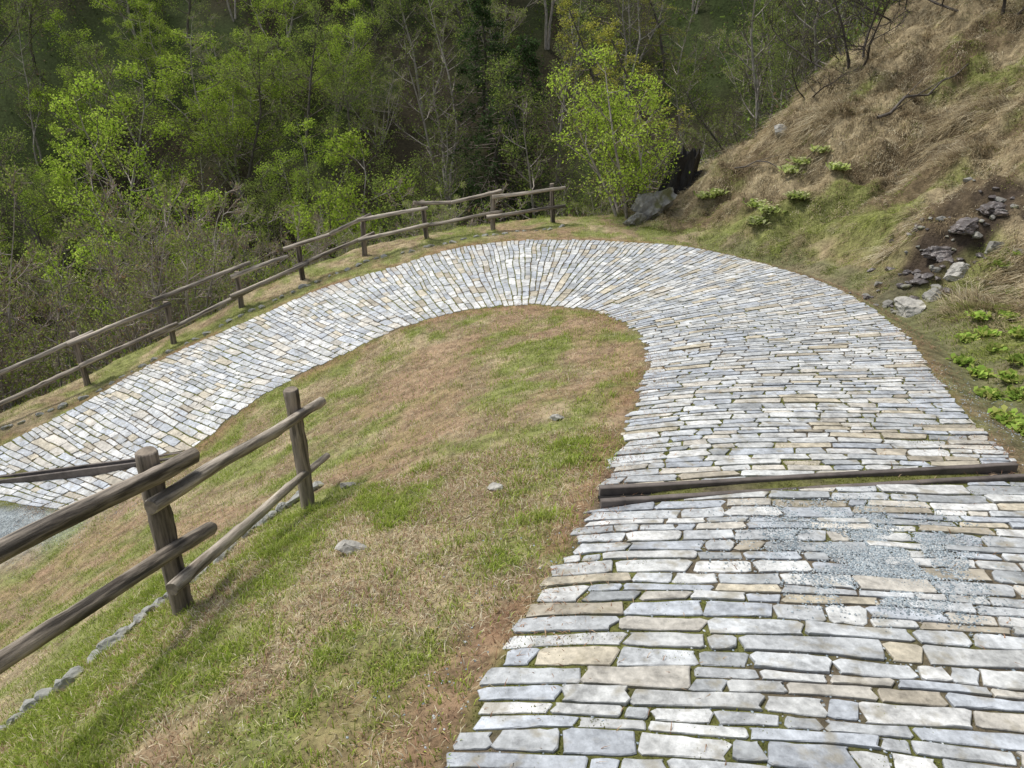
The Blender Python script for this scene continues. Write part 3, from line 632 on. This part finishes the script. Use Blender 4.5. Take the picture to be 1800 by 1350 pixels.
ntf=len(tx_); nb=36; tsz=rng.uniform(.5,1.3,ntf)*(.7+1.4*sst(.5,.68,fbm(tx_,ty_,1.3,95))); tg=rng.random(ntf)<.10+.65*sst(2.0,.8,te)+.35*sst(8.5,6.5,ty_)+.6*sst(.54,.64,fbm(tx_,ty_,.9,51))
tcol=np.where(tg[:,None],pick([(.27,.32,.08),(.33,.36,.10),(.20,.23,.065)],ntf),pick([(.54,.46,.30),(.45,.37,.23),(.62,.55,.39),(.34,.27,.16),(.25,.19,.12)],ntf,.22))
x=np.repeat(tx_,nb)+rng.normal(0,.055,ntf*nb);y=np.repeat(ty_,nb)+rng.normal(0,.055,ntf*nb); z=samp(GZ,x,y); n_=len(x)
gxv=(samp(GZ,x+.3,y)-samp(GZ,x-.3,y))/.6; gyv=(samp(GZ,x,y+.3)-samp(GZ,x,y-.3))/.6
dn=np.stack([-gxv,-gyv,-(gxv**2+gyv**2)],1); dn/=np.linalg.norm(dn,axis=1,keepdims=True)+.12; dn=dn+rng.normal(0,.27,(n_,3))*np.array([1,1,.3])
hh=rng.uniform(.10,.22,n_)*np.repeat(tsz,nb)*np.where(np.repeat(tg,nb),.42,1); col=np.repeat(tcol,nb,0)*rng.uniform(.7,1.25,(n_,1))
blades("hillside_grass",np.stack([x,y,z],1),hh,rng.uniform(.005,.010,n_),dn,rng.uniform(.2,.6,n_),rng.uniform(.7,1.15,n_),col,"long tawny dead grass combed down the right bank","grass")
print("hill blades",n_)
x=rng.uniform(-6,5,230000);y=rng.uniform(.5,13.5,230000);pd=samp(GPD,x,y);w=fbm(x,y,1.6,97)
keep=(rng.random(len(x))<np.exp(-(pd/.2)**2)*sst(.36,.56,w)*.8+.05*(np.abs(pd)<.8)+.10*(pd>0)*sst(.52,.66,fbm(x,y,1.1,43)))&(samp(GE,x,y)<.8); x,y=x[keep],y[keep]; n_=len(x)
inp=samp(GPD,x,y)<0
blades("needle_litter",np.stack([x,y,samp(GZ,x,y)+np.where(inp,.012,.014)],1),rng.uniform(.02,.05,n_),rng.uniform(.003,.005,n_),rb(n_),.08,np.ones(n_),pick([(.38,.23,.15),(.30,.18,.11),(.50,.36,.24)],n_),"reddish brown needle litter along the path edges","needle litter")
x=rng.uniform(-.8,4.4,300000);y=rng.uniform(.8,10.5,300000);pd=samp(GPD,x,y);w=fbm(x,y,2.0,71)
keep=(pd<0)&(rng.random(len(x))<sst(.43,.56,w)*.85*sst(10,3,y)+.03); x,y=x[keep],y[keep]; n_=len(x)
blades("joint_moss",np.stack([x,y,samp(GZ,x,y)],1),rng.uniform(.003,.010,n_),rng.uniform(.003,.006,n_),rb(n_),1,rng.uniform(.2,.9,n_),pick([(.19,.22,.04),(.25,.26,.06),(.15,.15,.045)],n_),"green moss growing in the joints of the path","moss")
# ---------------------------------------------------------------- gravel
def gravel(name,patches,label):
    oc=np.array([(1,0,0),(0,1,0),(-1,0,0),(0,-1,0),(0,0,1)],float); tri=np.array([(0,1,4),(1,2,4),(2,3,4),(3,0,4)]); Vs=[];Fs=[];Cs=[];b=0
    for (px,py,sx,sy,m,lift) in patches:
        c=hit(px,py); x=c[0]+rng.normal(0,sx,m);y=c[1]+rng.normal(0,sy,m)
        k=rng.random(m)<sst(.32,.62,fbm(x,y,9,131))
        d0,d1=DR[0]; u=(d1-d0)/np.linalg.norm(d1-d0); sdd=(x-d0[0])*(-u[1])+(y-d0[1])*u[0]; k&=(np.abs(sdd)>.08)
        if px>1300 and py>880: k&=(sdd<-.08)
        x,y=x[k],y[k]; m=len(x); z=samp(GZ,x,y)+lift
        s_=rng.uniform(.0025,.007,m); a=rng.random(m)*6.28
        o=oc[None]*s_[:,None,None]*rng.uniform(.5,1.2,(m,5,1))*np.array([1,1,.7]); X_=o[:,:,0]*np.cos(a)[:,None]-o[:,:,1]*np.sin(a)[:,None]; Y_=o[:,:,0]*np.sin(a)[:,None]+o[:,:,1]*np.cos(a)[:,None]
        V=np.stack([X_+x[:,None],Y_+y[:,None],o[:,:,2]+z[:,None]],-1).reshape(-1,3); Vs.append(V); Fs.append((b+np.arange(m)[:,None,None]*5+tri[None]).reshape(-1,3)); b+=m*5
        Cs.append(np.repeat(pick([(.23,.275,.30),(.31,.35,.37),(.15,.18,.20),(.40,.42,.42)],m,.2),5,0))
    tag(link(name,mesh_np(name,np.vstack(Vs),None,np.vstack(Fs),col=np.vstack(Cs)),M_gravel),label,"gravel",kind="stuff")
gravel("gravel",[(1530,955,.26,.20,20000,.009),(1560,1030,.17,.14,6000,.009),(1500,1150,.8,.8,6000,.002),(0,935,.7,.3,14000,.004),(1680,700,.3,1.0,2500,.002)],"pale blue grey gravel washed over the path stones")
# ---------------------------------------------------------------- undergrowth
xs=rng.uniform(-60,45,130000);ys=rng.uniform(9,60,130000)
k=np.abs(xs)<ys*.85+5; xs,ys=xs[k],ys[k]; Zu,_,_,Du=ground_full(xs,ys); cl=fbm(xs,ys,.5,101)
k=(Du>.6)&(rng.random(len(xs))<sst(.42,.60,cl)*.92+.08); xs,ys,Zu,cl=xs[k],ys[k],Zu[k],cl[k]
rep=3; xs=np.repeat(xs,rep)+rng.normal(0,.12,len(xs)*rep); ys=np.repeat(ys,rep)+rng.normal(0,.12,len(ys)*rep); zs=np.repeat(Zu,rep)+rng.random(len(Zu)*rep)**1.5*.9
m=len(xs); Pp=np.stack([xs,ys,zs],1); u=rng.normal(0,1,(m,3)); u/=np.linalg.norm(u,axis=1,keepdims=True); w=np.cross(u,rng.normal(0,1,(m,3))); w/=np.linalg.norm(w,axis=1,keepdims=True)
s_=(rng.uniform(.025,.05,m)*(1+ys/45))[:,None]
V=np.stack([Pp-u*s_,Pp+w*s_*.5,Pp+u*s_,Pp-w*s_*.5],1).reshape(-1,3)
tag(link("undergrowth",mesh_np("undergrowth",V,np.arange(m*4).reshape(-1,4),col=np.repeat(pick([(.13,.19,.035),(.17,.25,.045),(.17,.13,.08),(.09,.11,.035)],m),4,0)),M_leaf),"low leafy undergrowth covering the forest slope","undergrowth",kind="stuff")
# ---------------------------------------------------------------- small plants on the bank
def plant(name,px,py,nl,sz,cols,label,group,seed,flower=0):
    rr=np.random.default_rng(seed); p=hit(px,py); V=[];Cc=[]
    for i in range(nl):
        a=rr.random()*6.28; el=rr.uniform(.3,1.3); d=np.array([math.cos(a)*math.cos(el),math.sin(a)*math.cos(el),math.sin(el)]); L=sz*rr.uniform(.5,1.1); w=np.cross(d,[0,0,1.]);w/=np.linalg.norm(w)+1e-6
        b0=np.clip(rr.normal(0,.5,3),-1,1)*sz*np.array([1,1,.15])+np.array([0,0,sz*.15]); mid_=b0+d*L*.6; tip=b0+d*L+np.array([0,0,-L*.2])
        V+= [b0,mid_+w*L*.25,tip,mid_-w*L*.25]; c=np.array(cols[rr.integers(len(cols))])*rr.uniform(.7,1.3); Cc+=[c]*4
    for i in range(flower):
        c0=np.clip(rr.normal(0,.5,3),-1,1)*sz*np.array([1,1,.1])+np.array([0,0,sz*.75])
        for k_ in range(5):
            a=k_*1.257; d=np.array([math.cos(a),math.sin(a),.3])*.026; w=np.array([-math.sin(a),math.cos(a),0])*.012
            V+=[c0,c0+d*.6+w,c0+d,c0+d*.6-w]; Cc+=[(.7,.7,.4)]*4
    tag(link(name,mesh_np(name,V,np.arange(len(V)).reshape(-1,4),col=np.array(Cc)),M_leaf,loc=tuple(p)),label,"plant",group)
for i,(px,py) in enumerate([(1410,290),(1445,270),(1390,305),(1350,375),(1400,350),(1330,395),(1260,345),(1470,300),(1330,365),(1240,350)]):
    plant("flowering_plant",px,py,110,.16,[(.38,.44,.15),(.30,.37,.1),(.48,.5,.25)],"clump of pale yellow spring flowers on the dry grass bank","flower clumps on the bank",i,10)
for i,(px,py) in enumerate([(1750,620),(1790,700),(1720,660),(1770,560),(1790,640),(1690,640),(1795,760),(1760,470),(1785,520),(1700,600),(1735,590),(1775,670),(1790,590),(1755,520),(1740,700),(1785,450),(1720,560),(1765,740)]):
    plant("leafy_plant",px,py,120,.085,[(.26,.38,.07),(.32,.43,.09),(.38,.4,.12)],"low bright green leafy plant beside the ditch at the right edge","leafy plants by the ditch",50+i)
def stick(px0,py0,px1,py1,r,label,seed,lift=.06):
    rr=np.random.default_rng(seed); a=hit(px0,py0);b=hit(px1,py1); tb=TB(); P=[]
    for t in np.linspace(0,1,8):
        c=a+(b-a)*t; P.append(np.array([c[0],c[1],gz(c[0],c[1])+lift+.05*math.sin(t*5)])-a)
    tb.tube(P,np.linspace(r,r*.35,8),6)
    for k_ in range(5):
        i=rr.integers(1,7); d=(b-a)/np.linalg.norm(b-a)*.3+rr.normal(0,.2,3)+np.array([0,0,.15]); tb.tube([P[i],P[i]+d*.6,P[i]+d*1.2],[r*.4,r*.3,r*.15],4)
    tag(link("fallen_branch",mesh_np("branch",np.vstack(tb.V),tb.F),M_barkd,loc=tuple(a)),label,"branch")
stick(1540,220,1700,120,.03,"long dark fallen branch lying across the upper bank",1,.12)
stick(1290,305,1430,285,.018,"thin dead branch lying over the bank right of the stump",2,.10)
# ---------------------------------------------------------------- light
w=bpy.data.worlds.new("World"); SC.world=w; w.use_nodes=True; nt=w.node_tree; bg=nt.nodes["Background"]; sky=nt.nodes.new("ShaderNodeTexSky"); sky.sky_type='NISHITA'; sky.sun_disc=False
EL=math.radians(60); AZ=math.radians(-60)
hs=nt.nodes.new("ShaderNodeHueSaturation"); hs.inputs["Saturation"].default_value=.45; hs.inputs["Value"].default_value=1.3
sky.sun_elevation=EL; sky.sun_rotation=AZ; nt.links.new(sky.outputs[0],hs.inputs["Color"]); nt.links.new(hs.outputs[0],bg.inputs[0]); bg.inputs[1].default_value=.15
sd=bpy.data.lights.new("sun",'SUN'); sd.energy=3.8; sd.angle=math.radians(16); sd.color=(1,.96,.89); so=bpy.data.objects.new("sun",sd); COL.objects.link(so)
dv=Vector((math.sin(AZ)*math.cos(EL),math.cos(AZ)*math.cos(EL),math.sin(EL))); so.rotation_euler=dv.to_track_quat('Z','Y').to_euler()
SC.view_settings.view_transform='Standard'; SC.view_settings.look='None'; SC.view_settings.exposure=0
print("stones",len(PV))
